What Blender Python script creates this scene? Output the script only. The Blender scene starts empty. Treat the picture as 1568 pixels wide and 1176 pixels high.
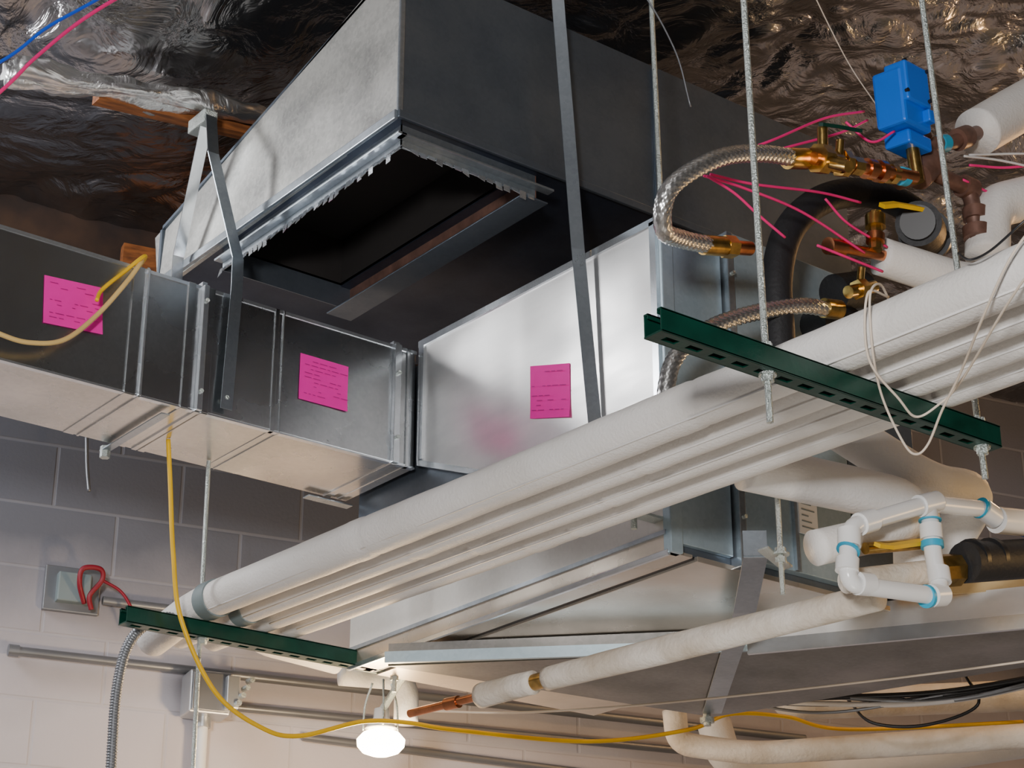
import bpy, bmesh, math, random
from mathutils import Vector, Matrix, noise
random.seed(4)
scn=bpy.context.scene
COL=scn.collection

# ------------------------------------------------------------------ materials
def nt(name):
    m=bpy.data.materials.new(name); m.use_nodes=True
    t=m.node_tree; b=t.nodes['Principled BSDF']; return m,t,b
def lk(t,a,b): t.links.new(a,b)
def mat(name,c,rough=.5,metal=0,var=.15,vs=6,bump=0,bs=60,c2=None,rv=0,emit=None,es=0,stretch=None):
    m,t,b=nt(name)
    tc=t.nodes.new('ShaderNodeTexCoord'); mp=t.nodes.new('ShaderNodeMapping')
    lk(t,tc.outputs['Object'],mp.inputs[0])
    if stretch: mp.inputs['Scale'].default_value=stretch
    n=t.nodes.new('ShaderNodeTexNoise'); n.inputs['Scale'].default_value=vs; n.inputs['Detail'].default_value=6
    lk(t,mp.outputs[0],n.inputs['Vector'])
    r=t.nodes.new('ShaderNodeValToRGB'); lk(t,n.outputs['Fac'],r.inputs[0])
    cc=c2 if c2 else tuple(x*(1-var) for x in c)
    r.color_ramp.elements[0].position=.35; r.color_ramp.elements[1].position=.65
    r.color_ramp.elements[0].color=(*cc,1); r.color_ramp.elements[1].color=(*c,1)
    lk(t,r.outputs[0],b.inputs['Base Color'])
    b.inputs['Metallic'].default_value=metal; b.inputs['Roughness'].default_value=rough
    if bump:
        n2=t.nodes.new('ShaderNodeTexNoise'); n2.inputs['Scale'].default_value=bs; n2.inputs['Detail'].default_value=4
        lk(t,mp.outputs[0],n2.inputs['Vector'])
        bp=t.nodes.new('ShaderNodeBump'); bp.inputs['Strength'].default_value=bump; bp.inputs['Distance'].default_value=.01
        lk(t,n2.outputs['Fac'],bp.inputs['Height']); lk(t,bp.outputs[0],b.inputs['Normal'])
    if emit:
        b.inputs['Emission Color'].default_value=(*emit,1); b.inputs['Emission Strength'].default_value=es
    return m
def galv(name,c,c2,rough=.36,streak=(1,1,1),metal=.9,bump=.08,spangle=.12,rvar=.06):
    """galvanised sheet: faint spangle + soft oil-canning + streaky oxide"""
    m,t,b=nt(name)
    tc=t.nodes.new('ShaderNodeTexCoord'); mp=t.nodes.new('ShaderNodeMapping'); mp.inputs['Scale'].default_value=streak
    lk(t,tc.outputs['Object'],mp.inputs[0])
    n=t.nodes.new('ShaderNodeTexNoise'); n.inputs['Scale'].default_value=4; n.inputs['Detail'].default_value=7; n.inputs['Roughness'].default_value=.5
    lk(t,mp.outputs[0],n.inputs['Vector'])
    v=t.nodes.new('ShaderNodeTexVoronoi'); v.inputs['Scale'].default_value=110; lk(t,tc.outputs['Object'],v.inputs['Vector'])
    mx=t.nodes.new('ShaderNodeMath'); mx.operation='MULTIPLY_ADD'; mx.inputs[1].default_value=spangle
    sep=t.nodes.new('ShaderNodeSeparateColor'); lk(t,v.outputs['Color'],sep.inputs[0]); lk(t,sep.outputs[0],mx.inputs[0]); lk(t,n.outputs['Fac'],mx.inputs[2])
    r=t.nodes.new('ShaderNodeValToRGB'); r.color_ramp.elements[0].position=.35; r.color_ramp.elements[1].position=.72
    r.color_ramp.elements[0].color=(*c2,1); r.color_ramp.elements[1].color=(*c,1)
    lk(t,mx.outputs[0],r.inputs[0]); lk(t,r.outputs[0],b.inputs['Base Color'])
    mr=t.nodes.new('ShaderNodeMapRange'); lk(t,n.outputs['Fac'],mr.inputs[0]); mr.inputs[1].default_value=.3; mr.inputs[2].default_value=.7
    mr.inputs[3].default_value=rough+rvar; mr.inputs[4].default_value=rough-rvar; lk(t,mr.outputs[0],b.inputs['Roughness'])
    b.inputs['Metallic'].default_value=metal
    n2=t.nodes.new('ShaderNodeTexNoise'); n2.inputs['Scale'].default_value=2.6; n2.inputs['Detail'].default_value=1.0; lk(t,tc.outputs['Object'],n2.inputs['Vector'])
    bp=t.nodes.new('ShaderNodeBump'); bp.inputs['Strength'].default_value=min(1,bump*5); bp.inputs['Distance'].default_value=.04
    lk(t,n2.outputs['Fac'],bp.inputs['Height']); lk(t,bp.outputs[0],b.inputs['Normal'])
    return m
M={}
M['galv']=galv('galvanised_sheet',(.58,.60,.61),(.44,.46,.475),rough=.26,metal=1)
M['galvbot']=galv('galvanised_sheet_soffit_lit',(.70,.68,.64),(.54,.53,.50),rough=.27,metal=.92)  # brighter beige copy of the duct sheet; floor reflection put into the colour
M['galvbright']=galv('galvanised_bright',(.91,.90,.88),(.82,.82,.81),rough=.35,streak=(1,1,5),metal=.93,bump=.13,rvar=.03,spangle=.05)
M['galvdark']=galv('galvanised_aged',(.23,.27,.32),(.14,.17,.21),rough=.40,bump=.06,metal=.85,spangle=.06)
M['galvsoffit']=galv('galvanised_shaded_soffit',(.11,.13,.18),(.06,.075,.11),rough=.36,bump=.06,metal=.85,spangle=.05)  # darker copy of the duct steel; underside shade put into the colour
M['galvold']=galv('galvanised_oxidised',(.58,.58,.55),(.29,.29,.28),rough=.50,streak=(2,1.2,2),metal=.55)
M['galvmid']=galv('galvanised_rim',(.46,.50,.54),(.28,.32,.35),rough=.34,metal=.85)
M['galvblue']=galv('cabinet_steel',(.46,.57,.63),(.34,.44,.50),rough=.40,metal=.6,bump=.03)
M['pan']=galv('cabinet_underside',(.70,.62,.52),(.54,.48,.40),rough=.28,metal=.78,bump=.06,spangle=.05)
M['warmglow']=galv('painted_warm_light',(.75,.58,.32),(.58,.42,.20),rough=.45,metal=.4,bump=.05,spangle=.05)  # gold base colour paints warm lamplight
M['lightpanel']=galv('cabinet_side_panel',(.80,.78,.73),(.70,.68,.63),rough=.40,metal=.5,bump=.04)
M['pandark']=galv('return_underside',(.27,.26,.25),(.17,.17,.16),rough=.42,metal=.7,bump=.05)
M['trim']=galv('flange_steel',(.78,.82,.86),(.60,.64,.68),rough=.22)
M['strap']=galv('strap_steel',(.40,.45,.49),(.28,.32,.36),rough=.32)
M['rod']=mat('zinc_rod',(.66,.72,.69),.32,.9,bump=.6,bs=300)
M['dark']=mat('duct_interior',(.014,.011,.010),.9,0)
M['green']=mat('green_strut_paint',(.002,.052,.033),.28,.1,var=.3,vs=20,bump=.05)
M['jacket']=mat('pipe_jacket',(.84,.815,.785),.55,0,c2=(.74,.71,.67),vs=4,bump=.2,bs=140)
M['jackdirty']=mat('pipe_jacket_worn',(.79,.73,.65),.65,0,c2=(.58,.50,.40),vs=9,bump=.3,bs=90)
M['tape']=mat('jacket_tape',(.84,.82,.80),.5,0,var=.08,vs=12)
M['greywrap']=mat('grey_pipe_wrap',(.20,.25,.26),.5,0)
M['pvc']=mat('white_pvc',(.9,.9,.89),.22,0,var=.05)
M['primer']=mat('blue_primer',(.03,.42,.66),.4,0)
M['blue']=mat('actuator_blue',(.0,.16,.80),.33,0,var=.1)
M['brass']=mat('brass',(.74,.48,.15),.28,1,var=.4,vs=40)
M['copper']=mat('copper',(.80,.32,.15),.28,1,var=.4,vs=20)
M['corr']=mat('oxidised_fitting',(.22,.115,.085),.5,.3,var=.4,vs=30)
M['rubber']=mat('black_foam_rubber',(.016,.016,.018),.6,0,bump=.2,bs=80)
M['pink']=mat('pink_label_paper',(.98,.008,.42),.6,0,var=.04,vs=30)
M['ink']=mat('label_ink',(.55,.01,.25),.7,0)
M['pinkwire']=mat('pink_wire',(1,.02,.24),.45,0)
M['bluewire']=mat('blue_wire',(.01,.10,.8),.45,0)
M['yellow']=mat('yellow_cable',(.95,.56,.0),.45,0)
M['tan']=mat('tan_cable',(.80,.55,.20),.45,0)
M['cream']=mat('cream_wire',(.80,.68,.55),.5,0)
M['whitewire']=mat('white_wire',(.75,.72,.7),.5,0)
M['red']=mat('red_cable',(.26,.005,.02),.5,0)
M['black']=mat('black_plastic',(.015,.015,.017),.4,0)
M['paper']=mat('white_label',(.8,.8,.8),.6,0)
M['greycond']=mat('grey_conduit',(.26,.27,.29),.4,.6)
M['boxmetal']=mat('box_metal',(.55,.57,.59),.35,.7)
M['wood']=mat('joist_wood',(.36,.12,.03),.7,0,c2=(.14,.045,.012),vs=8,stretch=(1,8,8))
M['darkwood']=mat('header_wood',(.055,.028,.016),.8,0,c2=(.02,.012,.01),vs=8)
M['porcelain']=mat('porcelain',(.8,.78,.74),.25,0)
M['bulb']=mat('lit_bulb',(1,.9,.75),.3,0,emit=(1,.78,.46),es=32)
M['braid']=mat('braided_steel',(.88,.88,.86),.27,.95,var=.3,vs=120)
def foil_mat(name,a,c,rough):
    m,t,b=nt(name)
    tc=t.nodes.new('ShaderNodeTexCoord')
    n=t.nodes.new('ShaderNodeTexNoise'); n.inputs['Scale'].default_value=6; n.inputs['Detail'].default_value=5; n.inputs['Distortion'].default_value=1.0; lk(t,tc.outputs['Object'],n.inputs['Vector'])
    bp=t.nodes.new('ShaderNodeBump'); bp.inputs['Strength'].default_value=.8; bp.inputs['Distance'].default_value=.04
    lk(t,n.outputs['Fac'],bp.inputs['Height']); lk(t,bp.outputs[0],b.inputs['Normal'])
    n3=t.nodes.new('ShaderNodeTexNoise'); n3.inputs['Scale'].default_value=1.2; n3.inputs['Detail'].default_value=4; lk(t,tc.outputs['Object'],n3.inputs['Vector'])
    r=t.nodes.new('ShaderNodeValToRGB'); r.color_ramp.elements[0].color=(*a,1); r.color_ramp.elements[1].color=(*c,1); lk(t,n3.outputs['Fac'],r.inputs[0])
    lk(t,r.outputs[0],b.inputs['Base Color']); b.inputs['Metallic'].default_value=1; b.inputs['Roughness'].default_value=rough
    return m
M['foil']=foil_mat('foil_insulation_facing',(.18,.18,.19),(.60,.59,.59),.24)
M['foilhem']=foil_mat('foil_hem_facing',(.8,.8,.8),(.92,.92,.92),.36)
def cmu_mat():
    m,t,b=nt('painted_block')
    tc=t.nodes.new('ShaderNodeTexCoord'); s=t.nodes.new('ShaderNodeSeparateXYZ'); c=t.nodes.new('ShaderNodeCombineXYZ')
    lk(t,tc.outputs['Object'],s.inputs[0]); lk(t,s.outputs[0],c.inputs[0]); lk(t,s.outputs[2],c.inputs[1])
    br=t.nodes.new('ShaderNodeTexBrick'); br.inputs['Scale'].default_value=1; br.inputs['Brick Width'].default_value=.4; br.inputs['Row Height'].default_value=.2
    br.inputs['Mortar Size'].default_value=.007; br.inputs['Mortar Smooth'].default_value=.6; lk(t,c.outputs[0],br.inputs['Vector'])
    # colour blends with height: pale low on the wall, dark grey-blue above
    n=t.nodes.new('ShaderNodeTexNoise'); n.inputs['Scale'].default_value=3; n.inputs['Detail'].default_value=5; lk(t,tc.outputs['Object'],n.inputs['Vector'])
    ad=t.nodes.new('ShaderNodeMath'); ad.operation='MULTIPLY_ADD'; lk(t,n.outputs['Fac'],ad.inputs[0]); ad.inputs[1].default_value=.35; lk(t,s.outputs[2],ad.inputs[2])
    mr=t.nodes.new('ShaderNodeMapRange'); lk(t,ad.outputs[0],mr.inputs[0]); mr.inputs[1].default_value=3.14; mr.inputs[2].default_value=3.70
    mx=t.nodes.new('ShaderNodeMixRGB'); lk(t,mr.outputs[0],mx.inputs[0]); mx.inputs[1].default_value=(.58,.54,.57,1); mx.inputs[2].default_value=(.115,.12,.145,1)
    mx2=t.nodes.new('ShaderNodeMixRGB'); mx2.blend_type='MIX'; mx2.inputs[2].default_value=(.42,.42,.45,1)
    fm=t.nodes.new('ShaderNodeMath'); fm.operation='MULTIPLY'; fm.inputs[1].default_value=.2; lk(t,br.outputs['Fac'],fm.inputs[0]); lk(t,fm.outputs[0],mx2.inputs[0]); lk(t,mx.outputs[0],mx2.inputs[1])
    lk(t,mx2.outputs[0],b.inputs['Base Color']); b.inputs['Roughness'].default_value=.75
    n3=t.nodes.new('ShaderNodeTexNoise'); n3.inputs['Scale'].default_value=90; lk(t,tc.outputs['Object'],n3.inputs['Vector'])
    n4=t.nodes.new('ShaderNodeMath'); n4.operation='MULTIPLY'; n4.inputs[1].default_value=.3; lk(t,n3.outputs['Fac'],n4.inputs[0])
    sb=t.nodes.new('ShaderNodeMath'); sb.operation='MULTIPLY_ADD'; lk(t,br.outputs['Fac'],sb.inputs[0]); sb.inputs[1].default_value=-.7; lk(t,n4.outputs[0],sb.inputs[2])
    bp=t.nodes.new('ShaderNodeBump'); bp.inputs['Strength'].default_value=.4; bp.inputs['Distance'].default_value=.008; lk(t,sb.outputs[0],bp.inputs['Height']); lk(t,bp.outputs[0],b.inputs['Normal'])
    return m
M['cmu']=cmu_mat()
M['concrete']=mat('concrete_floor',(.36,.35,.33),.7,0,bump=.2,bs=30)
M['drywall']=mat('wall_paint',(.30,.30,.30),.7,0)
M['ceilpaint']=mat('dark_ceiling_deck',(.04,.04,.045),.8,0)

# ------------------------------------------------------------------ geometry helpers
def empty(name,loc=(0,0,0)):
    e=bpy.data.objects.new(name,None); e.empty_display_size=.1; COL.objects.link(e); return e
def addmesh(name,verts,faces,m,parent=None,smooth=False):
    me=bpy.data.meshes.new(name); me.from_pydata([tuple(v) for v in verts],[],faces); me.validate()
    bm=bmesh.new(); bm.from_mesh(me); bmesh.ops.recalc_face_normals(bm,faces=bm.faces); bm.to_mesh(me); bm.free()
    if smooth:
        for p in me.polygons: p.use_smooth=True
    me.materials.append(M[m]); o=bpy.data.objects.new(name,me); COL.objects.link(o)
    if parent: o.parent=parent
    return o
def box(name,a,b,m,parent=None,bev=0):
    x0,y0,z0=a; x1,y1,z1=b
    v=[(x0,y0,z0),(x1,y0,z0),(x1,y1,z0),(x0,y1,z0),(x0,y0,z1),(x1,y0,z1),(x1,y1,z1),(x0,y1,z1)]
    f=[(0,1,2,3),(4,5,6,7),(0,1,5,4),(1,2,6,5),(2,3,7,6),(3,0,4,7)]
    o=addmesh(name,v,f,m,parent)
    if bev:
        md=o.modifiers.new('b','BEVEL'); md.width=bev; md.segments=2
    return o
def hexa(name,v,m,parent=None):
    return addmesh(name,v,[(0,1,2,3),(4,5,6,7),(0,1,5,4),(1,2,6,5),(2,3,7,6),(3,0,4,7)],m,parent)
def catmull(pts,n):
    P=[Vector(p) for p in pts]
    if len(P)<3: 
        return [P[0].lerp(P[-1],i/n) for i in range(n+1)]
    P=[2*P[0]-P[1]]+P+[2*P[-1]-P[-2]]; out=[]
    for i in range(1,len(P)-2):
        for k in range(n):
            t=k/n; a,b,c,d=P[i-1],P[i],P[i+1],P[i+2]
            out.append(.5*((2*b)+(c-a)*t+(2*a-5*b+4*c-d)*t*t+(3*b-a-3*c+d)*t**3))
    out.append(P[-2]); return out
def sweep(name,pts,r,m,parent=None,seg=16,smooth=True,n=10,rf=None,raw=False,caps=True):
    path=[Vector(p) for p in pts] if raw else catmull(pts,n)
    T=[]
    for i in range(len(path)):
        a=path[max(i-1,0)]; b=path[min(i+1,len(path)-1)]; T.append((b-a).normalized())
    up=Vector((0,0,1)) if abs(T[0].z)<.9 else Vector((1,0,0))
    N=T[0].cross(up).normalized(); vs=[]; fs=[]; dist=0
    for i,p in enumerate(path):
        if i: dist+=(path[i]-path[i-1]).length
        N=(N-T[i]*N.dot(T[i])).normalized(); B=T[i].cross(N)
        for j in range(seg):
            a=2*math.pi*j/seg; rr=r if rf is None else rf(dist,a,p)
            vs.append(p+(N*math.cos(a)+B*math.sin(a))*rr)
    L=len(path)
    for i in range(L-1):
        for j in range(seg):
            fs.append((i*seg+j,i*seg+(j+1)%seg,(i+1)*seg+(j+1)%seg,(i+1)*seg+j))
    if caps: fs.append(tuple(range(seg))); fs.append(tuple((L-1)*seg+j for j in range(seg)))
    return addmesh(name,vs,fs,m,parent,smooth)
def cyl(name,a,b,r,m,parent=None,seg=20,smooth=True):
    o=sweep(name,[a,b],r,m,parent,seg,smooth,raw=True)
    if smooth:
        md=o.modifiers.new('e','EDGE_SPLIT'); md.split_angle=.8
    return o
def elbowpath(pts,rad=.05,n=6):
    P=[Vector(p) for p in pts]; out=[P[0]]
    for i in range(1,len(P)-1):
        a=(P[i-1]-P[i]); b=(P[i+1]-P[i]); ra=min(rad,a.length*.45,b.length*.45); a.normalize(); b.normalize()
        s=P[i]+a*ra; e=P[i]+b*ra
        for k in range(n+1):
            t=k/n; out.append((1-t)**2*s+2*t*(1-t)*P[i]+t*t*e)
    out.append(P[-1]); return out
def dens(path,d=.03):
    out=[Vector(path[0])]
    for i in range(1,len(path)):
        a=Vector(path[i-1]); b=Vector(path[i]); k=max(1,int((b-a).length/d))
        for j in range(1,k+1): out.append(a.lerp(b,j/k))
    return out
def inspipe(name,pts,r,m='jacket',parent=None,rad=.08,seams=(),lump=.0018):
    path=dens(elbowpath(pts,rad),.015)
    off=random.random()*50
    def rf(d,a,p):
        rr=r+lump*noise.noise(Vector((d*2+off,math.cos(a)*.6,math.sin(a)*.6)))*1.6+lump*.35*noise.noise(Vector((d*14+off,math.cos(a)*2,math.sin(a)*2)))
        for s in seams:
            if abs(d-s)<.03: rr+=.0012
            elif abs(d-s)<.038: rr-=.0015
        return rr
    return sweep(name,path,r,m,parent,32,True,raw=True,rf=rf)
def hexnut(name,c,r,h,m,parent):
    return cyl(name,(c[0],c[1],c[2]-h/2),(c[0],c[1],c[2]+h/2),r,m,parent,6,False)
def strip(name,pts,w,m,parent,axis=(1,0,0),th=.0015):
    ax=Vector(axis).normalized()*w/2; vs=[];fs=[]
    P=[Vector(p) for p in pts]
    for i,p in enumerate(P):
        T=(P[min(i+1,len(P)-1)]-P[max(i-1,0)]).normalized(); nn=T.cross(ax).normalized()*th
        vs+= [p-ax-nn,p+ax-nn,p+ax+nn,p-ax+nn]
    for i in range(len(P)-1):
        for j in range(4): fs.append((i*4+j,i*4+(j+1)%4,(i+1)*4+(j+1)%4,(i+1)*4+j))
    fs.append((0,1,2,3)); k=(len(P)-1)*4; fs.append((k,k+1,k+2,k+3))
    return addmesh(name,vs,fs,m,parent)

# ------------------------------------------------------------------ room shell
CZ=4.62
box('floor',(-3,-2.5,-.1),(7.5,7,0),'concrete')
box('ceiling',(-3,-2.5,CZ+.12),(7.5,7,CZ+.2),'ceilpaint')
wb=box('wall_back',(-5.4,0,0),(5.6,.2,CZ+.12),'cmu'); wb.location=(2.2,5.4,0); wb.rotation_euler=(0,0,-math.atan2(.224,.975))
def W(x,off,z):
    t=(x-2.2)/.975
    return Vector((2.2+.975*t-.224*off,5.4-.224*t-.975*off,z))
box('wall_right',(7.3,-2.5,0),(7.5,7,CZ+.12),'drywall')
box('wall_front',(-3,-2.5,0),(7.5,-2.3,CZ+.12),'drywall')
box('wall_left',(-3,-2.5,0),(-2.8,7,CZ+.12),'drywall')

# foil-faced insulation, wrinkled, hung under the ceiling
def foil():
    nx,ny=480,400; x0,x1,y0,y1=-.5,6.2,.6,5.9; vs=[];fs=[]
    def rdg(x,y,s): return (1-2*abs(noise.noise(Vector((x,y,s)))))
    for j in range(ny+1):
        for i in range(nx+1):
            x=x0+(x1-x0)*i/nx; y=y0+(y1-y0)*j/ny
            wx=x+.25*noise.noise(Vector((x*1.5,y*1.5,9))); wy=y+.25*noise.noise(Vector((x*1.5,y*1.5,19)))
            k=.85+min(1,max(0,(x-2.6)/.8))*.6
            z=.09*noise.noise(Vector((x*.9,y*.9,0)))+.045*rdg(wx*1.7+7,wy*1.2,3)+.022*k*rdg(wx*4.5,wy*3.6+4,8)*(.4+abs(noise.noise(Vector((x,y,31))))*2)+.008*k*rdg(wx*11,wy*8,1)
            z-=.19*math.exp(-((x-2.0)**2+(y-4.4)**2)/.35)
            vs.append((x,y,CZ-.06+z))
    for j in range(ny):
        for i in range(nx): a=j*(nx+1)+i; fs.append((a,a+1,a+nx+2,a+nx+1))
    return addmesh('foil_insulation',vs,fs,'foil',None,True)
foil()
# folded foil hem hanging below the blanket
e=empty('foil_hem_roll')
def hr(d,a,p): return .034*(1+.8*noise.noise(Vector((d*6,math.cos(a)*1.5,math.sin(a)*1.5)))+.3*noise.noise(Vector((d*20,math.cos(a)*3,math.sin(a)*3))))*(1+.35*math.cos(2*a))
sweep('crumpled_hem',dens(catmull([(1.60,4.1,4.23),(1.72,4.1,4.255),(1.85,4.1,4.285),(2.0,4.1,4.315),(2.16,4.1,4.345),(2.34,4.12,4.38)],8),.008),.03,'foilhem',e,24,raw=True,rf=hr)
# exposed joist edges
wj=empty('ceiling_joist')
a=W(-1.0,.05,4.45); b=W(4.2,.05,4.45)
strip('header_board',[a,b],.36,'darkwood',wj,axis=(0,0,1),th=.03)
strip('joist_edge',[(1.86,4.14,4.275),(2.15,4.14,4.31),(2.50,4.14,4.355)],.026,'wood',wj,axis=(0,0,1),th=.02)
strip('blocking',[W(2.50,.16,4.40),W(2.95,.16,4.40)],.10,'wood',wj,axis=(0,0,1),th=.02)

# ------------------------------------------------------------------ left supply duct
sd=empty('supply_duct')
X0,X1,Y0,Y1,Z0,Z1=.3,2.725,3.90,4.22,3.375,3.70
box('sheet_body',(X0,Y0,Z0),(X1,Y1,Z1),'galv',sd,.003)
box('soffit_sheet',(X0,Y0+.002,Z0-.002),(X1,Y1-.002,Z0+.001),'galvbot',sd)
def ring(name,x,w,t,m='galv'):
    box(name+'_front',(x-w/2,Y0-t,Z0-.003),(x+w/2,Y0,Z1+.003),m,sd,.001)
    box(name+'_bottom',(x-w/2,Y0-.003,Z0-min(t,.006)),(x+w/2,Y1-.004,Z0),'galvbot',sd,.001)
    box(name+'_top',(x-w/2,Y0-.003,Z1),(x+w/2,Y1,Z1+t),m,sd,.001)
ring('s_lock',1.905,.028,.005); ring('s_lock_lip',1.93,.006,.009,'trim')
ring('drive_a',2.05,.02,.005); ring('drive_b',2.085,.014,.016,'trim'); ring('drive_c',2.105,.018,.006)
ring('seam',2.295,.012,.004); ring('seam_b',2.315,.004,.005,'galv')
ring('end_flange',2.66,.02,.014,'trim'); ring('end_flange_b',2.70,.012,.004,'galv')
box('bottom_front_hem',(X0,Y0-.003,Z0-.004),(X1,Y0+.012,Z0),'trim',sd)
box('top_front_hem',(X0,Y0-.003,Z1-.006),(X1,Y0+.01,Z1+.003),'trim',sd)
for k,(x,z) in enumerate([(2.155,3.42),(2.085,3.42),(2.085,3.66),(2.66,3.44),(2.66,3.62)]):
    cyl('screw_%d'%k,(x,Y0-.022,z),(x,Y0-.012,z),.006,'rod',sd,6,False)

hb=empty('duct_support_bracket')
strip('angle',[(2.02,3.93,3.36),(2.02,4.25,3.36)],.022,'strap',hb)
cyl('nut_a',(2.02,4.24,3.34),(2.02,4.24,3.37),.013,'rod',hb,6,False)
strip('angle_b',[(2.60,4.22,3.36),(2.74,4.22,3.36)],.03,'strap',hb,axis=(0,1,0))

# ------------------------------------------------------------------ air handler + transition
ah=empty('air_handler_unit')
box('cabinet_body',(2.75,2.96,2.91),(3.55,4.19,3.68),'galvdark',ah)
addmesh('transition_cheek',[(2.73,2.955,3.70),(2.73,3.885,3.715),(2.73,3.885,3.385),(2.73,2.955,3.02),(2.75,2.955,3.70),(2.75,3.885,3.715),(2.75,3.885,3.385),(2.75,2.955,3.02)],[(0,1,2,3),(4,5,6,7),(0,1,5,4),(1,2,6,5),(2,3,7,6),(3,0,4,7)],'galvbright',ah)
strip('cheek_top_hem',[(2.728,2.95,3.705),(2.728,3.89,3.72)],.018,'trim',ah,axis=(0,0,1),th=.004)
strip('cheek_corner_hem',[(2.728,3.875,3.39),(2.728,3.875,3.715)],.022,'trim',ah,axis=(0,1,0),th=.005)
strip('cheek_front_hem',[(2.728,2.965,3.02),(2.728,2.965,3.705)],.02,'trim',ah,axis=(0,1,0),th=.004)
strip('cheek_lower_hem',[(2.728,2.955,3.02),(2.728,3.885,3.385)],.016,'trim',ah,axis=(0,0,1),th=.005)
box('side_light_panel',(2.735,2.96,2.955),(2.75,4.19,3.11),'lightpanel',ah)
box('side_light_panel_upper',(2.737,2.96,3.11),(2.75,3.70,3.24),'lightpanel',ah)
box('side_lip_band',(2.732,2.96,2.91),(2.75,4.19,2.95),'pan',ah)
strip('side_lip_hem',[(2.730,2.955,2.952),(2.730,4.19,2.952)],.010,'galvmid',ah,axis=(0,0,1),th=.004)
box('front_panel_narrow',(2.76,2.945,2.93),(2.92,2.96,3.675),'galvblue',ah,.002)
box('front_corner_post',(2.73,2.94,2.905),(2.765,2.965,3.70),'galvblue',ah,.002)
box('front_panel_wide',(2.955,2.935,2.93),(3.30,2.96,3.735),'galvblue',ah,.002)
box('front_mid_lip',(2.925,2.925,2.905),(2.945,2.96,3.73),'galvmid',ah,.002)
box('front_wide_lip',(3.10,2.925,2.93),(3.112,2.935,3.735),'galvmid',ah,.001)
box('front_panel_far',(3.31,2.94,2.93),(3.55,2.96,3.70),'galvdark',ah,.002)
for k,z in enumerate([3.02,3.25,3.45,3.62]):
    cyl('front_screw_%d'%k,(2.935,2.915,z),(2.935,2.925,z),.005,'rod',ah,6,False)
box('rating_label',(3.11,2.921,3.02),(3.17,2.925,3.14),'paper',ah)
for k in range(7): box('label_line_%d'%k,(3.118,2.9200,3.035+k*.014),(3.16-.01*(k%3),2.921,3.038+k*.014),'greywrap',ah)
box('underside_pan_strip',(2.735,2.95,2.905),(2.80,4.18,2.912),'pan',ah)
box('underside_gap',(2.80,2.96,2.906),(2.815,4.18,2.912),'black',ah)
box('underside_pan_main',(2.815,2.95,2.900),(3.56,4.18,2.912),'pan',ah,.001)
box('pan_edge_hem',(2.728,2.95,2.899),(2.736,4.19,2.912),'trim',ah,.001)
strip('side_bracket',[(2.60,2.98,2.985),(2.74,2.98,2.985)],.035,'rod',ah,axis=(0,1,0),th=.003)
cyl('side_bracket_bolt',(2.66,2.98,2.95),(2.66,2.98,3.05),.007,'rod',ah)

# lower return duct with diagonal flange
rd=empty('return_duct')
poly=[(2.66,3.90),(3.26,3.26),(3.60,2.70),(4.0,2.1),(4.5,2.2),(3.90,2.95),(3.66,3.80)]
n=len(poly)
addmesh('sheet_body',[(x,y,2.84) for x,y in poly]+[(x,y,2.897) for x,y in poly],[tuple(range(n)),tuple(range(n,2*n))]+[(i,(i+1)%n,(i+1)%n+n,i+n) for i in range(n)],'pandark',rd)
strip('near_flange',[(2.63,3.87,2.85),(3.25,3.245,2.85)],.028,'galvblue',rd,axis=(0,0,1),th=.006)
strip('near_flange_b',[(3.25,3.245,2.845),(3.585,2.685,2.842),(3.98,2.09,2.84)],.034,'trim',rd,axis=(0,0,1),th=.006)
strip('near_face',[(3.25,3.25,2.885),(3.595,2.69,2.89),(3.99,2.10,2.89)],.075,'galvbright',rd,axis=(0,0,1),th=.004)
strip('painted_glow_strip',[(3.40,2.92,2.95),(3.61,2.70,2.955),(4.0,2.11,2.955)],.06,'warmglow',rd,axis=(0,0,1),th=.004)  # added strip, coloured gold to paint a warm glow above the flange
strip('bottom_brace',[(2.80,2.76,2.86),(3.0,3.0,2.832),(3.60,3.74,2.832)],.05,'strap',rd,axis=(.77,-.63,0),th=.003)
strip('brace_tail',[(2.80,2.76,2.86),(2.81,2.77,2.92)],.05,'strap',rd,axis=(.77,-.63,0),th=.003)
cyl('brace_bolt',(3.60,3.76,2.80),(3.60,3.76,2.86),.010,'rod',rd); hexnut('brace_nut',(3.60,3.76,2.815),.02,.014,'rod',rd)

# ------------------------------------------------------------------ overhead duct with open collar
od=empty('overhead_duct')
OX0,OX1,OY0,OY1,OZ=2.22,3.75,3.27,4.42,3.95
hx0,hx1,hy0,hy1=2.27,2.62,3.32,4.12
addmesh('left_cheek',[(OX0,OY0,OZ),(OX0,OY1,OZ-.02),(OX0+.01,OY1+.06,4.12),(OX0,3.84,4.25),(OX0,OY0,4.40),
                      (OX0+.012,OY0,OZ),(OX0+.012,OY1,OZ-.02),(OX0+.02,OY1+.06,4.12),(OX0+.012,3.84,4.25),(OX0+.012,OY0,4.40)],
        [(0,1,2,3,4),(5,6,7,8,9),(0,1,6,5),(1,2,7,6),(2,3,8,7),(3,4,9,8),(4,0,5,9)],'galvold',od)
box('near_cheek',(OX0+.012,OY0,OZ),(OX1,OY0+.012,4.38),'galvdark',od)
hexa('top_sheet',[(OX0,OY0,4.38),(OX1,OY0,4.38),(OX1,OY1,4.12),(OX0,OY1,4.12),(OX0,OY0,4.39),(OX1,OY0,4.39),(OX1,OY1,4.13),(OX0,OY1,4.13)],'galvdark',od)
box('far_cheek',(OX0,OY1,OZ),(OX1,OY1+.012,4.12),'galvdark',od)
box('bottom_left',(OX0,OY0,OZ-.004),(hx0,OY1,OZ+.008),'galvsoffit',od)
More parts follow.
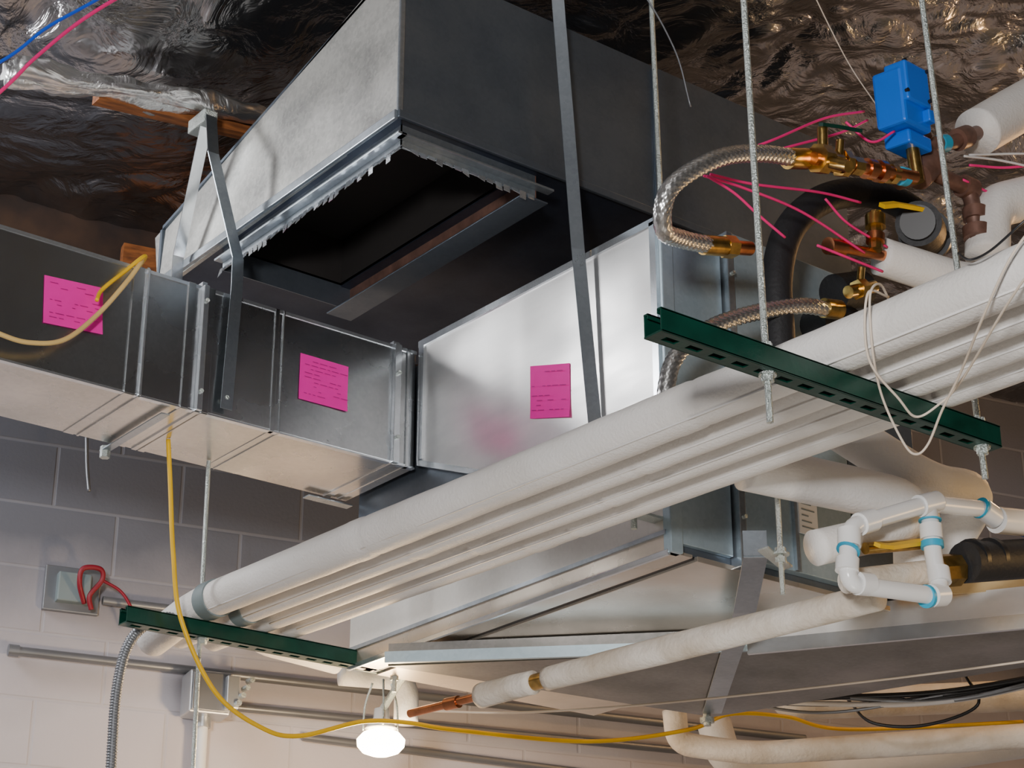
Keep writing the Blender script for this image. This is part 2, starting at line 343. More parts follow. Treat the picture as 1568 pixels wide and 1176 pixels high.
box('bottom_right',(hx1,OY0,OZ-.004),(OX1,OY1,OZ+.008),'galvsoffit',od)
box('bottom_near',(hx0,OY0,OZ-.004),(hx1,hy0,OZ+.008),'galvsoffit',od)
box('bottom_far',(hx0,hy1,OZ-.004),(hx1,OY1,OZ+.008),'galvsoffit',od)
box('inner_liner_left',(hx0-.006,hy0,OZ),(hx0,hy1,4.1),'dark',od)
box('inner_liner_right',(hx1,hy0,OZ),(hx1+.006,hy1,4.1),'dark',od)
box('inner_liner_near',(hx0,hy0-.006,OZ),(hx1,hy0,4.1),'dark',od)
box('inner_liner_far',(hx0,hy1,OZ),(hx1,hy1+.006,4.1),'dark',od)
box('inner_top',(hx0,hy0,4.09),(hx1,hy1,4.1),'dark',od)
box('corner_seam',(OX0-.004,OY0-.005,OZ-.005),(OX0+.010,OY0+.004,4.40),'galvmid',od,.002)
box('bottom_rim_near',(OX0-.004,OY0-.010,OZ-.012),(OX1,OY0,OZ+.008),'galvdark',od,.002)
box('bottom_rim_left',(OX0-.010,OY0,OZ-.014),(OX0,OY1,OZ+.010),'galvmid',od,.002)
box('face_joint',(3.02,OY0-.006,OZ),(3.035,OY0,4.38),'galvdark',od,.001)
cz=3.885
def wall4(name,a,b,m):
    addmesh(name,[(a[0],a[1],OZ),(b[0],b[1],OZ),(b[0],b[1],cz),(a[0],a[1],cz)],[(0,1,2,3)],m,od).modifiers.new('s','SOLIDIFY').thickness=.003
wall4('collar_near',(hx0-.02,hy0-.02),(hx1+.03,hy0-.02),'galvmid')
wall4('collar_left',(hx0-.02,hy0-.02),(hx0-.02,hy1),'galvmid')
wall4('collar_right',(hx1+.03,hy0-.02),(hx1+.03,hy1),'corr')
wall4('collar_far',(hx0-.02,hy1),(hx1+.03,hy1),'galvdark')
box('collar_flange_right',(hx1-.01,hy0-.02,cz-.004),(hx1+.07,hy1+.05,cz),'galvdark',od,.001)
box('collar_flange_near',(hx0-.035,hy0-.045,cz+.02),(hx1+.07,hy0-.02,cz+.026),'galvmid',od,.001)
box('collar_flange_left',(hx0-.045,hy0-.045,cz+.02),(hx0-.02,hy1,cz+.026),'galvmid',od,.001)
tb=[];tf=[]
def tab(c,ax,w,h,tilt):
    a=Vector(c)-Vector(ax)*w/2; b=Vector(c)+Vector(ax)*w/2
    k=len(tb); d=Vector((0,0,-h))+Vector(tilt)
    tb.extend([a,b,b+d,a+d*random.uniform(.6,1)]); tf.append((k,k+1,k+2,k+3))
y=hy0-.02
while y<hy1:
    tab((hx0-.022,y,cz+.004),(0,1,0),.018,random.uniform(.012,.026),(random.uniform(-.012,.002),0,0)); y+=.024
x=hx0-.01
while x<hx1+.03:
    tab((x,hy0-.022,cz+.004),(1,0,0),.019,random.uniform(.010,.022),(0,random.uniform(-.01,.002),0)); x+=.025
addmesh('cut_tabs',tb,tf,'trim',od).modifiers.new('s','SOLIDIFY').thickness=.001

# ------------------------------------------------------------------ straps
s1=empty('hanger_strap')
strip('front_leg',[(2.14,4.03,4.27),(2.10,3.93,4.10),(2.165,3.885,3.80),(2.165,3.882,3.715),(2.155,3.880,3.39)],.032,'strap',s1)
strip('rear_leg',[(2.14,4.05,4.27),(2.18,4.235,3.95),(2.18,4.235,3.40)],.032,'trim',s1)
box('strap_clip',(2.12,4.03,4.25),(2.16,4.12,4.29),'rod',s1,.003)
s2=empty('hanger_strap')
strip('strap_leg',[(2.65,3.22,CZ-.02),(2.658,3.21,4.36),(2.70,3.20,3.72),(2.715,3.165,3.25)],.032,'strap',s2,axis=(1,-.5,0))
# ------------------------------------------------------------------ pink labels
def label(name,c,ax,w,h,nrm,tilt=0,shear=False):
    e=empty(name); ax=Vector(ax).normalized(); up=Vector((0,0,1)); N=Vector(nrm)
    ax2=(ax*math.cos(tilt)+up*math.sin(tilt)); up2=(up*math.cos(tilt)-ax*math.sin(tilt)) if not shear else up
    c=Vector(c); vs=[];fs=[];n=8
    for j in range(n+1):
        for i in range(n+1):
            a=i/n-.5;b=j/n-.5; vs.append(c+ax2*w*a+up2*h*b+N*(.001+.012*(max(0,-b-.2)**1.5)*(1+a)))
    for j in range(n):
        for i in range(n): k=j*(n+1)+i; fs.append((k,k+1,k+n+2,k+n+1))
    addmesh('paper_sheet',vs,fs,'pink',e,True)
    tv=[];tf=[]
    for r_ in range(9):
        if random.random()<.2: continue
        b=.36-.09*r_; x=-.42
        while x<.35:
            l=random.uniform(.04,.16)
            if random.random()<.6:
                k=len(tv); q=.006
                for (aa,bb) in ((x,b),(x+l,b),(x+l,b+q*2),(x,b+q*2)): tv.append(c+ax2*w*aa+up2*h*bb+N*.006)
                tf.append((k,k+1,k+2,k+3))
            x+=l+.04
    addmesh('printed_lines',tv,tf,'ink',e)
label('pink_label',(1.745,3.899,3.555),(1,0,0),.15,.12,(0,-1,0),.07)
label('pink_label',(2.44,3.899,3.54),(1,0,0),.145,.125,(0,-1,0),.0)
label('pink_label',(2.729,3.345,3.408),(0,-1,0),.156,.138,(-1,0,0),-.28,True)

# ------------------------------------------------------------------ trapeze hangers
def trapeze(x0,x1,y,z,rods,name='trapeze_hanger'):
    e=empty(name); w=.041; h=.041; t=.003
    box('web_side_near',(x0,y-w/2,z),(x1,y-w/2+t,z+h),'green',e,.001)
    box('web_side_far',(x0,y+w/2-t,z),(x1,y+w/2,z+h),'green',e,.001)
    box('lip_near',(x0,y-w/2,z+h-t),(x1,y-w/2+.010,z+h),'green',e)
    box('lip_far',(x0,y+w/2-.010,z+h-t),(x1,y+w/2,z+h),'green',e)
    box('lip_turn_near',(x0,y-w/2+.008,z+h-.009),(x1,y-w/2+.010,z+h),'green',e)
    box('lip_turn_far',(x0,y+w/2-.010,z+h-.009),(x1,y+w/2-.008,z+h),'green',e)
    box('base_strip_near',(x0,y-w/2,z),(x1,y-.007,z+t),'green',e)
    box('base_strip_far',(x0,y+.007,z),(x1,y+w/2,z+t),'green',e)
    x=x0;k=0
    while x<x1:
        box('bridge_%d'%k,(x,y-.0071,z),(min(x+.022,x1),y+.0071,z+t),'green',e); x+=.050; k+=1
    for i,(rx,tx,top,bot) in enumerate(rods):
        cyl('threaded_rod_%d'%i,(rx,y,bot),(tx,y,top),.0058,'rod',e,10)
        hexnut('nut_low_%d'%i,(rx,y,z-.009),.011,.010,'rod',e)
        cyl('washer_%d'%i,(rx,y,z-.004),(rx,y,z),.015,'rod',e,20)
        hexnut('nut_high_%d'%i,(rx,y,z+h+.008),.011,.010,'rod',e)
    return e
trapeze(1.87,2.68,2.04,2.85,[(2.118,2.10,CZ+.02,2.765),(2.65,2.56,CZ+.02,2.79)])
trapeze(2.07,2.885,4.17,2.905,[(2.29,2.275,3.37,2.3),(2.865,2.865,3.08,2.86)])
# ------------------------------------------------------------------ insulated pipe rack
def zc(y,r): return 2.893+(y-2.04)*.0258+r
spec=[(2.283,.045,4.50),(2.376,.036,4.45),(2.458,.035,4.42),(2.538,.035,4.36)]
for i,(x,r,ye) in enumerate(spec):
    e=empty('insulated_pipe')
    ys=.55
    pts=[(x,ys,zc(ys,r)),(x,ye,zc(ye,r))] if i<3 else [(x,ys,zc(ys,r)),(x,ye,zc(ye,r)),(x+.28,ye+.02,zc(ye,r)-.01)]
    if i==0: pts=[(x,ys,zc(ys,r)),(x,4.2,zc(4.2,r)),(x+.04,ye,zc(ye,r)-.02)]
    inspipe('jacket',pts,r,'jacket',e,seams=[.9+.12*i,1.85+.2*i,2.9-.1*i],lump=.0026 if i==0 else .0016)
    sweep('lap_seam',[(x-r*.62,ys,zc(ys,r)-r*.79),(x-r*.62,4.1,zc(4.1,r)-r*.79)],.002,'tape',e,8,raw=True)
    if i<2: cyl('grey_wrap',(x,4.09,zc(4.09,r)),(x,4.14,zc(4.14,r)),r+.003,'greywrap',e,32)
    box('pipe_saddle',(x-r*.7,2.03,2.891),(x+r*.7,2.05,2.893),'rod',e)
e=empty('insulated_pipe_elbow')
inspipe('jacket',[(2.92,4.52,2.99),(3.10,4.45,2.99),(3.10,4.45,2.86)],.034,'jacket',e,rad=.06)
e=empty('insulated_branch_pipe')
inspipe('jacket',[(2.62,2.60,2.97),(3.01,2.50,2.95),(3.02,2.52,2.80)],.048,'jacket',e,rad=.07)
e=empty('insulated_branch_pipe')
inspipe('jacket',[(2.86,2.62,3.15),(3.06,2.5,3.0),(3.22,2.5,3.02),(3.22,2.62,2.90)],.046,'jacket',e,rad=.06)
e=empty('insulated_branch_pipe')
inspipe('jacket',[(2.72,2.52,2.80),(2.90,2.47,2.86),(3.0,2.47,2.92)],.036,'jacket',e,rad=.06)
e=empty('insulated_branch_pipe')
inspipe('jacket',[(3.47,2.6,3.70),(3.49,2.6,3.84),(3.75,2.55,3.96)],.055,'jacket',e,rad=.08)
e=empty('insulated_branch_pipe')
inspipe('jacket',[(3.20,2.7,3.66),(3.42,2.62,3.62),(3.70,2.55,3.72)],.045,'jacket',e,rad=.08)
e=empty('insulated_riser_pipe')
inspipe('jacket',[(3.48,2.6,4.045),(3.70,2.6,4.21),(4.1,2.6,4.5)],.060,'jacket',e,rad=.08)
e=empty('condensate_line')
inspipe('jacket',[(2.735,3.62,2.72),(2.75,3.44,2.72)],.030,'jackdirty',e,lump=.004)
inspipe('jacket_near',[(2.752,3.39,2.72),(2.81,2.93,2.72),(2.85,2.48,2.715)],.029,'jackdirty',e,lump=.003)
cyl('copper_core',(2.70,3.86,2.72),(2.755,3.38,2.72),.010,'copper',e)
cyl('copper_coupling',(2.748,3.435,2.72),(2.753,3.39,2.72),.019,'brass',e)
cyl('copper_coupling_far',(2.715,3.73,2.72),(2.722,3.69,2.72),.015,'copper',e)
e=empty('pipe_hanger_rod')
cyl('rod',(2.75,2.64,2.74),(2.75,2.64,3.14),.0055,'rod',e)
cyl('rod_washer',(2.75,2.64,2.822),(2.75,2.64,2.826),.018,'rod',e); hexnut('rod_nut',(2.75,2.64,2.832),.012,.011,'rod',e); hexnut('rod_nut_low',(2.75,2.64,2.812),.012,.011,'rod',e)
strip('rod_bracket',[(2.70,2.64,2.826),(2.83,2.70,2.826)],.03,'rod',e,axis=(0,1,0),th=.002)
e=empty('threaded_rod'); cyl('rod',(2.79,3.0,3.68),(2.775,3.0,CZ-.05),.0065,'rod',e)
e=empty('thin_support_rod'); cyl('rod',(2.80,1.9,3.95),(2.62,1.95,CZ-.03),.0025,'rod',e)

# ------------------------------------------------------------------ PVC drain loop
e=empty('pvc_drain_trap'); r=.0175
def pvc(name,pts): return sweep(name,elbowpath(pts,.03),r,'pvc',e,20,raw=True)
pvc('trap_loop',[(3.30,2.40,2.94),(3.15,2.40,2.915),(3.10,2.40,2.93),(2.93,2.40,2.905),(2.69,2.40,2.805),(2.675,2.40,2.69),(2.92,2.38,2.705),(2.93,2.40,2.80),(2.93,2.40,2.90)])
for k,(a,b) in enumerate([((2.69,2.4,2.80),(2.687,2.4,2.765)),((2.676,2.4,2.715),(2.68,2.4,2.74)),((2.90,2.40,2.893),(2.955,2.40,2.914)),((2.93,2.40,2.86),(2.93,2.40,2.83)),((2.89,2.382,2.702),(2.93,2.385,2.712)),((2.70,2.398,2.695),(2.735,2.397,2.699)),((3.10,2.4,2.93),(3.14,2.4,2.918)),((2.926,2.385,2.735),(2.929,2.39,2.765)),((2.72,2.4,2.817),(2.76,2.4,2.834))]):
    cyl('hub_%d'%k,a,b,r+.005,'pvc',e,20)
for k,(a,b) in enumerate([((2.685,2.4,2.76),(2.683,2.4,2.756)),((2.93,2.4,2.825),(2.93,2.4,2.812)),((2.878,2.385,2.699),(2.885,2.385,2.701)),((2.93,2.4,2.868),(2.93,2.4,2.871)),((3.09,2.4,2.931),(3.094,2.4,2.930)),((3.20,2.4,2.922),(3.208,2.4,2.925))]):
    cyl('primer_%d'%k,a,b,r+.0055,'primer',e,20)
cyl('coupling_big',(3.14,2.4,2.915),(3.28,2.4,2.935),.028,'pvc',e)
cyl('blue_cap_band',(3.235,2.4,2.928),(3.25,2.4,2.931),.0295,'blue',e)
e=empty('drain_valve')
cyl('pvc_body',(2.76,2.48,2.73),(3.04,2.44,2.80),.024,'jackdirty',e)
cyl('valve_neck',(2.80,2.46,2.80),(2.95,2.44,2.835),.012,'brass',e)
strip('yellow_handle',[(2.79,2.42,2.795),(2.83,2.42,2.80),(2.93,2.42,2.83)],.018,'yellow',e,axis=(0,1,.6),th=.004)
cyl('brass_union',(3.0,2.45,2.79),(3.05,2.44,2.80),.034,'brass',e,8,False)
cyl('rubber_coupling',(3.05,2.42,2.81),(3.30,2.42,2.87),.042,'rubber',e)
for s in (3.07,3.13): cyl('clamp_%.2f'%s,(s,2.42,2.815+(s-3.05)*.24),(s+.012,2.42,2.818+(s-3.05)*.24),.0435,'black',e)

# ------------------------------------------------------------------ hoses and valve group
def braid(name,pts,r,parent):
    p=dens(catmull(pts,20),.0022)
    def rf(d,a,q): return r+.0012*abs(math.sin(5*a+d*190))*abs(math.sin(5*a-d*190))*1.4
    return sweep(name,p,r,'braid',parent,56,True,raw=True,rf=rf)
e=empty('braided_hose')
braid('hose',[(2.83,2.6,3.745),(2.69,2.58,3.70),(2.54,2.56,3.625),(2.425,2.58,3.525),(2.44,2.62,3.455),(2.53,2.66,3.475),(2.63,2.68,3.50)],.0185,e)
cyl('crimp_a',(2.80,2.6,3.735),(2.86,2.6,3.755),.024,'brass',e); cyl('crimp_b',(2.61,2.68,3.495),(2.67,2.68,3.51),.022,'brass',e)
cyl('hex_b',(2.67,2.68,3.51),(2.70,2.68,3.517),.025,'brass',e,6,False); cyl('tail_b',(2.70,2.68,3.517),(2.75,2.68,3.53),.016,'copper',e)
e=empty('braided_hose')
braid('hose',[(2.55,2.75,3.10),(2.555,2.75,3.18),(2.59,2.75,3.26),(2.69,2.75,3.35),(2.84,2.75,3.43),(2.98,2.75,3.485),(3.07,2.75,3.50)],.0175,e)
cyl('crimp',(3.05,2.75,3.50),(3.10,2.75,3.51),.023,'brass',e)
e=empty('brass_valve_group')
cyl('tee_run',(2.85,2.57,3.74),(3.18,2.56,3.80),.015,'copper',e)
for k,(x,rr,l,mm) in enumerate([(2.86,.034,.03,'brass'),(2.90,.026,.03,'brass'),(2.935,.031,.02,'brass'),(2.97,.022,.03,'brass'),(3.02,.024,.025,'copper'),(3.06,.026,.02,'copper'),(3.10,.024,.02,'brass'),(3.14,.022,.02,'primer')]):
    z=3.742+(x-2.85)*.18; cyl('fitting_%d'%k,(x,2.57,z),(x+l,2.57,z+l*.18),rr,mm,e,8 if mm=='brass' else 18,mm!='brass')
cyl('valve_stem',(2.88,2.57,3.74),(2.875,2.56,3.82),.012,'brass',e); cyl('valve_port',(2.88,2.57,3.745),(2.885,2.50,3.70),.014,'brass',e)
strip('valve_lever',[(2.86,2.55,3.82),(2.92,2.55,3.835),(2.99,2.55,3.85)],.014,'green',e,axis=(0,1,.5),th=.004)
cyl('port_cap',(2.92,2.56,3.75),(2.92,2.55,3.80),.010,'brass',e)
e=empty('valve_actuator')
def obox(name,c,dx,dy,dz,rot,m,par,bev=.004):
    o=box(name,(-dx/2,-dy/2,-dz/2),(dx/2,dy/2,dz/2),m,par,bev); o.location=c; o.rotation_euler=rot; return o
R=(.05,-.12,.15)
obox('housing',(3.155,2.56,3.985),.115,.08,.14,R,'blue',e,.008)
obox('housing_cover',(3.15,2.535,4.015),.10,.06,.10,R,'blue',e,.006)
obox('base_plate',(3.19,2.58,3.90),.10,.07,.035,R,'blue',e,.006)
obox('label_plate',(3.125,2.503,4.03),.04,.002,.035,R,'primer',e,.0)
obox('gear_knob',(3.20,2.53,3.95),.03,.04,.03,R,'blue',e,.004)
for k,(dx,dz) in enumerate([(-.04,.045),(.04,.045),(-.04,-.035),(.04,-.035)]): cyl('cover_screw_%d'%k,(3.15+dx,2.500,4.015+dz),(3.15+dx,2.508,4.015+dz),.005,'black',e,10)
cyl('stem',(3.20,2.57,3.80),(3.19,2.57,3.90),.016,'brass',e)
e=empty('oxidised_pipe_fittings')
sweep('run',elbowpath([(3.17,2.6,3.80),(3.26,2.6,3.85),(3.30,2.6,3.95),(3.38,2.6,3.98),(3.52,2.6,4.07)],.03),.018,'corr',e,16,raw=True)
sweep('drop',elbowpath([(3.26,2.6,3.93),(3.29,2.6,3.87),(3.43,2.6,3.87),(3.44,2.6,3.74)],.04),.020,'corr',e,16,raw=True)
for k,(a,b,rr) in enumerate([((3.24,2.6,3.84),(3.30,2.6,3.90),.034),((3.40,2.6,3.87),(3.44,2.6,3.87),.028),((3.44,2.6,3.82),(3.44,2.6,3.79),.030),((3.44,2.6,3.77),(3.44,2.6,3.74),.034),((3.40,2.6,3.995),(3.44,2.6,4.02),.028),((3.33,2.6,3.96),(3.355,2.6,3.97),.022),((3.27,2.6,3.95),(3.25,2.6,4.0),.024)]):
    cyl('fitting_%d'%k,a,b,rr,'corr' if k!=5 else 'primer',e)
e=empty('black_insulated_hose')
sweep('hose',[(2.93,2.78,3.30),(2.93,2.78,3.42),(2.935,2.78,3.56),(2.99,2.78,3.70),(3.12,2.78,3.82),(3.28,2.77,3.88),(3.40,2.75,3.86),(3.46,2.72,3.78)],.036,'rubber',e,24,n=10)
e=empty('circulator_pump')
cyl('body',(3.30,2.66,3.76),(3.42,2.74,3.80),.055,'rubber',e,28); cyl('cap',(3.285,2.65,3.755),(3.30,2.66,3.76),.042,'black',e,28)
cyl('flange',(3.42,2.74,3.80),(3.44,2.75,3.81),.066,'black',e,28); cyl('body_far',(3.20,2.85,3.62),(3.30,2.85,3.66),.045,'rubber',e,24)
cyl('body_low',(3.13,2.86,3.52),(3.26,2.86,3.56),.04,'rubber',e,24)
e=empty('ball_valve')
cyl('body',(3.14,2.66,3.64),(3.15,2.66,3.74),.016,'brass',e,8,False); cyl('collar_a',(3.145,2.66,3.70),(3.147,2.66,3.73),.024,'brass',e); cyl('collar_b',(3.14,2.66,3.66),(3.142,2.66,3.68),.022,'copper',e)
strip('yellow_handle',[(3.15,2.64,3.75),(3.20,2.64,3.77),(3.30,2.64,3.79)],.022,'yellow',e,axis=(0,1,.8),th=.005)
e=empty('ball_valve')
cyl('body',(3.08,2.70,3.53),(3.17,2.70,3.57),.015,'brass',e); cyl('hex',(3.11,2.70,3.545),(3.135,2.70,3.555),.024,'brass',e,6,False)
cyl('stem',(3.12,2.70,3.55),(3.12,2.69,3.60),.009,'brass',e)
e=empty('copper_supply_pipe')
cyl('run',(3.02,2.68,3.62),(3.26,2.68,3.66),.013,'copper',e); cyl('elbow',(3.0,2.68,3.615),(3.05,2.68,3.625),.020,'copper',e)
cyl('tee',(3.2,2.68,3.65),(3.25,2.68,3.66),.020,'corr',e)

# ------------------------------------------------------------------ wires
def wiregroup(name,lists,r,m):
    e=empty(name)
    for k,p in enumerate(lists): sweep('strand_%d'%k,p,r,m,e,6,n=10)
wiregroup('pink_control_wire',[
 [(2.70,2.66,3.74),(2.80,2.64,3.80),(2.95,2.62,3.90),(3.09,2.62,3.97)],
 [(2.72,2.66,3.73),(2.85,2.64,3.80),(3.0,2.62,3.88),(3.10,2.62,3.95)],
 [(2.60,2.65,3.645),(2.68,2.65,3.63),(2.75,2.65,3.60),(2.83,2.65,3.57)],
 [(2.62,2.66,3.66),(2.75,2.66,3.68),(2.96,2.66,3.73),(3.10,2.66,3.75)],
 [(2.60,2.66,3.65),(2.72,2.66,3.66),(2.9,2.66,3.66),(3.10,2.66,3.62)],
 [(2.92,2.64,3.575),(3.0,2.62,3.56),(3.11,2.62,3.56)],
 [(2.98,2.66,3.72),(3.05,2.66,3.68),(3.18,2.66,3.66)],
 [(3.41,2.58,3.92),(3.55,2.55,3.95),(3.80,2.5,4.05)],
 [(3.38,2.58,3.87),(3.55,2.58,3.88),(3.80,2.55,3.98)],
 [(3.0,2.6,3.90),(3.06,2.58,3.86),(3.12,2.56,3.90)]],.0032,'pinkwire')
wiregroup('white_control_wire',[[(3.38,2.57,3.93),(3.5,2.55,3.95),(3.66,2.52,3.96)],[(3.4,2.57,3.94),(3.6,2.52,3.99),(3.8,2.5,4.03)]],.003,'whitewire')
e=empty('blue_drop_wire'); sweep('strand',[(1.1,3.4,3.60),(1.308,3.4,3.80),(1.40,3.4,3.92),(1.502,3.4,4.03),(1.75,3.4,4.30),(1.95,3.4,4.54)],.004,'bluewire',e,6)
e=empty('pink_drop_wire'); sweep('strand',[(1.15,3.4,3.50),(1.315,3.4,3.73),(1.39,3.4,3.85),(1.51,3.4,4.01),(1.75,3.4,4.27),(1.97,3.4,4.54)],.0045,'pinkwire',e,6)
e=empty('tan_cable'); 
sweep('strand_a',[(1.2,3.83,3.48),(1.47,3.85,3.43),(1.56,3.85,3.41),(1.63,3.85,3.41),(1.71,3.85,3.44),(1.79,3.86,3.53),(1.86,3.86,3.64),(1.90,3.88,3.71),(1.95,4.1,3.72)],.006,'tan',e,8)
sweep('strand_b',[(1.78,3.85,3.56),(1.80,3.87,3.60),(1.85,3.87,3.66),(1.905,3.87,3.72),(1.96,4.1,3.73)],.005,'yellow',e,8)
e=empty('yellow_cord')
sweep('strand',[(2.12,4.1,3.37),(2.135,4.1,3.25),(2.156,4.1,3.08),(2.19,4.1,2.92),(2.295,4.1,2.758),(2.43,4.1,2.69),(2.54,4.1,2.686),(2.72,4.1,2.747),(2.86,4.1,2.765),(3.02,4.1,2.768),(3.47,4.1,2.80),(3.80,4.05,2.87),(3.97,4.05,2.94),(4.15,4.0,2.95),(4.42,4.0,2.95),(5.0,3.8,3.02)],.0060,'yellow',e,8)
e=empty('cream_low_voltage_wire')
sweep('strand_a',[(2.33,1.95,3.00),(2.27,1.92,3.01),(2.225,1.905,2.97),(2.25,1.93,2.89),(2.32,1.977,2.84),(2.39,2.0,2.785),(2.42,2.0,2.77),(2.43,1.98,2.785),(2.40,1.92,2.82),(2.356,1.84,2.85),(2.25,1.70,2.875),(2.222,1.62,2.93),(2.26,1.58,3.0)],.0022,'cream',e,6)
sweep('strand_b',[(2.30,1.93,3.0),(2.225,1.91,2.975),(2.25,1.94,2.88),(2.33,1.95,2.83),(2.38,1.96,2.815),(2.40,1.93,2.83),(2.39,1.87,2.85),(2.25,1.66,2.87),(2.222,1.57,2.91),(2.25,1.53,2.99)],.0022,'cream',e,6)
e=empty('black_tie_wire'); sweep('strand',[(2.25,1.74,2.99),(2.225,1.70,2.955),(2.225,1.66,2.955),(2.23,1.60,2.98),(2.26,1.58,3.01)],.002,'black',e,6)
e=empty('thin_control_cable')
sweep('strand',[(2.88,4.1,2.80),(3.1,3.9,2.79),(3.35,3.5,2.785),(3.7,2.9,2.80),(4.0,2.3,2.83)],.0030,'cream',e,6)
e=empty('grey_signal_cable'); sweep('strand',[(2.62,3.1,4.5),(2.72,3.0,4.38),(2.80,2.95,4.2),(2.85,2.95,4.05)],.0022,'greycond',e,6)
e=empty('slack_cable'); sweep('strand',[(2.45,2.4,4.5),(2.7,2.5,4.3),(3.0,2.6,4.1),(3.14,2.62,4.0)],.0015,'cream',e,6)
e=empty('tan_drop_cable'); sweep('strand',[(2.28,2.35,4.2),(2.33,2.35,4.30),(2.38,2.35,4.42),(2.36,2.35,4.55)],.003,'tan',e,6)

# ------------------------------------------------------------------ wall services
e=empty('wall_conduit')
cyl('run_upper',W(2.31,.03,3.13),W(5.0,.03,3.13),.014,'greycond',e)
cyl('run_mid',W(2.95,.03,3.03),W(5.5,.03,3.05),.013,'greycond',e)
cyl('run_low',W(3.2,.03,2.96),W(5.5,.03,2.90),.013,'greycond',e)
cyl('run_box',W(2.56,.03,3.315),W(2.95,.03,3.315),.013,'greycond',e)
cyl('run_end',W(2.30,.03,3.13),W(2.33,.03,3.13),.018,'greycond',e)
e=empty('junction_box')
c=W(2.88,.075,3.045)
o=obox('box_body',c,.13,.10,.13,(0,0,-.226),'boxmetal',e,.005)
obox('cover',W(2.88,.128,3.045),.115,.006,.115,(0,0,-.226),'greycond',e,.002)
obox('switch_plate',W(2.94,.14,3.045),.04,.03,.10,(0,0,-.226),'boxmetal',e,.003)
cyl('conduit_drop',W(2.88,.06,2.99),W(2.88,.06,1.2),.016,'pvc',e)
cyl('connector',W(2.88,.06,2.99),W(2.88,.06,2.95),.024,'boxmetal',e)
for k in range(4): cyl('lug_%d'%k,W(2.95+.012*k,.14,3.01+.025*k),W(2.955+.012*k,.17,3.01+.025*k),.009,'rod',e,8)
e=empty('fire_alarm_box')
o=obox('wall_plate',W(2.47,.01,3.34),.17,.02,.14,(0,0,-.226),'greycond',e,.003)
obox('box_body',W(2.47,.03,3.34),.10,.04,.09,(0,0,-.226),'greywrap',e,.004)
sweep('red_loop',[W(2.50,.06,3.29),W(2.475,.09,3.34),W(2.48,.10,3.385),W(2.53,.10,3.39),W(2.54,.09,3.36),W(2.51,.08,3.31),W(2.52,.07,3.27)],.008,'red',e,8)
sweep('red_lead',[W(2.54,.09,3.36),W(2.60,.09,3.33),W(2.64,.09,3.27),W(2.67,.07,3.2)],.005,'red',e,8)
e=empty('flexible_conduit')
def cf(d,a,p): return .0125+.0018*math.sin(d*900)
pth=dens(catmull([(2.30,4.25,2.96),(2.22,4.25,2.965),(2.14,4.25,2.90),(2.11,4.25,2.78),(2.11,4.25,2.58),(2.12,4.25,2.2)],8),.0018)
sweep('corrugated_jacket',pth,.012,'greycond',e,10,raw=True,rf=cf)
e=empty('hanging_wire_tail'); sweep('strand',[W(2.45,.12,3.80),W(2.46,.12,3.70),W(2.47,.13,3.62)],.006,'greycond',e,6)

# lamp holder with lit bulb
e=empty('lamp_holder')
lp=Vector((2.97,4.38,2.785))
def lathe(name,prof,c,m,par,seg=32):
    vs=[];fs=[]
    for (rr,z) in prof:
        for j in range(seg): a=2*math.pi*j/seg; vs.append((c[0]+rr*math.cos(a),c[1]+rr*math.sin(a),c[2]+z))
    for i in range(len(prof)-1):
        for j in range(seg): fs.append((i*seg+j,i*seg+(j+1)%seg,(i+1)*seg+(j+1)%seg,(i+1)*seg+j))
    return addmesh(name,vs,fs,m,par,True)
lathe('socket',[(.0,.085),(.020,.085),(.022,.06),(.034,.045),(.045,.03),(.03,.028)],lp,'porcelain',e)
lathe('bulb',[(.018,.03),(.05,.018),(.066,0),(.064,-.018),(.05,-.034),(.025,-.043),(.0,-.045)],lp,'bulb',e)
for k in range(3):
    a=k*2.1; sweep('cage_wire_%d'%k,[lp+Vector((.03*math.cos(a),.03*math.sin(a),.16)),lp+Vector((.05*math.cos(a),.05*math.sin(a),.10)),lp+Vector((.055*math.cos(a),.055*math.sin(a),.03))],.003,'rod',e,6)
cyl('stem',lp+Vector((0,0,.08)),lp+Vector((-.04,-.2,.17)),.01,'rod',e)

for pts,r,mm in [([(4.37,4.22,3.16),(4.37,4.22,3.06),(4.93,3.73,3.08),(5.8,2.9,3.1)],.048,'jackdirty'),
               ([(4.34,4.5,3.05),(4.36,4.48,2.93),(4.72,4.45,2.93),(5.22,3.96,3.02),(6.0,3.2,3.1)],.055,'jacket'),
               ([(3.98,4.3,3.0),(3.99,4.3,2.90),(4.15,4.15,2.865),(4.75,3.55,2.90),(5.4,2.9,2.98)],.036,'jackdirty')]:
    e=empty('insulated_service_pipe'); inspipe('jacket',pts,r,mm,e,rad=.08)
# slack cable bundle below / behind the return duct
e=empty('service_cable_bundle')
for k in range(8):
    u=k/7; q=random.uniform(-.03,.03)
    sweep('line_%d'%k,[(3.78,3.95-.05*u,2.93),(3.90+.05*q,3.62,2.90-.03*u+q*.6),(4.10,3.35,2.885-.02*u-q*.6),(4.35+.05*u,3.05,2.94+.04*q),(4.75,2.70,3.03+.02*u)],.0045+.0035*(k%3==0),['black','greycond','black','greycond','black','black','whitewire','greycond'][k],e,6)
sweep('loop',[(3.98,3.6,2.90),(4.02,3.55,2.83),(4.12,3.45,2.82),(4.22,3.35,2.87),(4.18,3.35,2.95)],.005,'black',e,6)

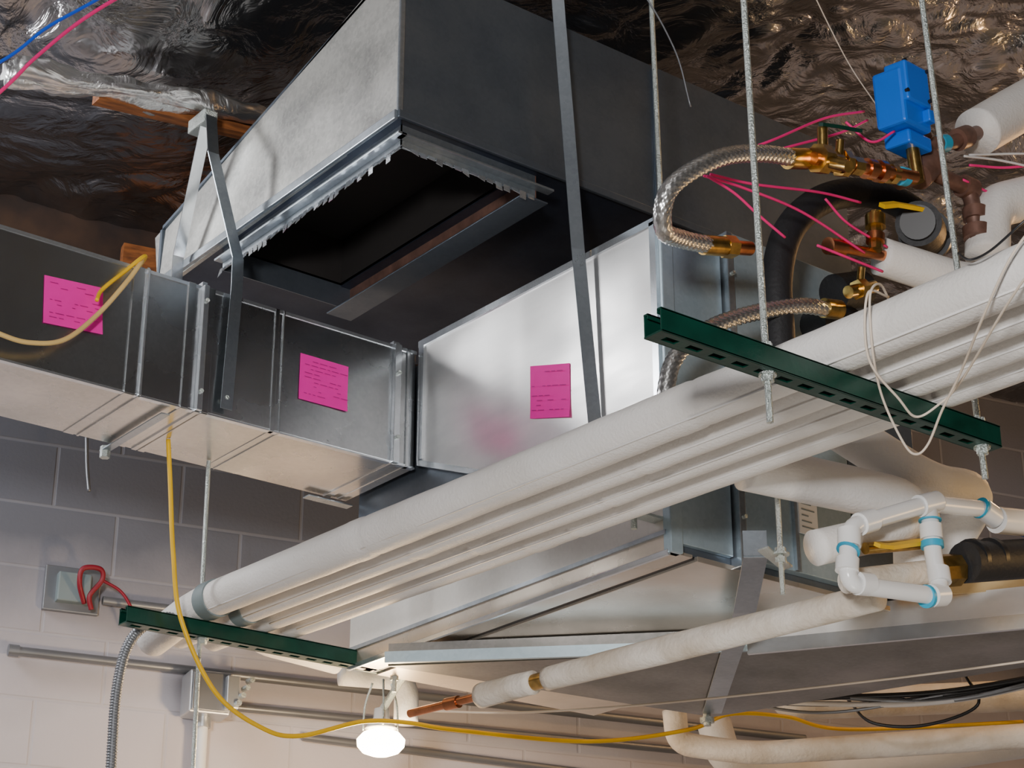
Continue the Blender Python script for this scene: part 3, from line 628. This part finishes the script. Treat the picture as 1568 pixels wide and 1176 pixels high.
# ------------------------------------------------------------------ lights
def area(name,loc,target,size,power,col,sy=None):
    l=bpy.data.lights.new(name,'AREA'); l.energy=power; l.color=col; l.size=size
    if sy: l.shape='RECTANGLE'; l.size_y=sy
    o=bpy.data.objects.new(name,l); COL.objects.link(o); o.location=loc
    d=Vector(target)-Vector(loc); o.rotation_euler=d.to_track_quat('-Z','Y').to_euler(); return o
area('flash_fill_light',(-1.4,-.7,2.2),(2.6,3.0,3.1),.5,215,(1,.98,.97))  # unseen soft light from camera left, taken as flash
area('cheek_reflection_light',(.75,5.15,4.15),(2.7,3.4,3.5),.30,36,(.98,.98,1),.8)  # added out of view so the transition cheek has a bright reflection
area('floor_bounce_fill',(2.6,2.2,1.3),(3.0,3.5,2.9),.5,7,(1,.93,.82))  # added fill standing in for floor bounce on the cabinet underside
pl=bpy.data.lights.new('bulb_light','POINT'); pl.energy=26; pl.color=(1,.68,.36); pl.shadow_soft_size=.06
po=bpy.data.objects.new('bulb_light',pl); COL.objects.link(po); po.location=(2.97,4.38,2.69)
pl=bpy.data.lights.new('warm_foil_fill','POINT'); pl.energy=32; pl.color=(1,.56,.24); pl.shadow_soft_size=.12
po=bpy.data.objects.new('warm_foil_fill',pl); COL.objects.link(po); po.location=(5.0,3.0,4.15)  # unseen warm point, added for copper highlights in the foil
pl=bpy.data.lights.new('warm_low_fill','POINT'); pl.energy=12; pl.color=(1,.62,.26); pl.shadow_soft_size=.1
po=bpy.data.objects.new('warm_low_fill',pl); COL.objects.link(po); po.location=(4.9,2.7,3.2)  # unseen warm point, added for the golden glow at lower right
pl=bpy.data.lights.new('warm_side_fill','POINT'); pl.energy=6; pl.color=(1,.60,.22); pl.shadow_soft_size=.1
po=bpy.data.objects.new('warm_side_fill',pl); COL.objects.link(po); po.location=(3.55,1.95,2.85)  # unseen warm point, added to warm the return duct face
w=bpy.data.worlds.new('world'); scn.world=w; w.use_nodes=True
w.node_tree.nodes['Background'].inputs[0].default_value=(.6,.65,.75,1); w.node_tree.nodes['Background'].inputs[1].default_value=.3

# ------------------------------------------------------------------ camera
cd=bpy.data.cameras.new('camera'); cd.lens=68.9; cd.sensor_width=36
co=bpy.data.objects.new('camera',cd); COL.objects.link(co); co.location=(0,0,1.6)
co.rotation_euler=(math.radians(90+22.94),0,math.radians(-38)); scn.camera=co
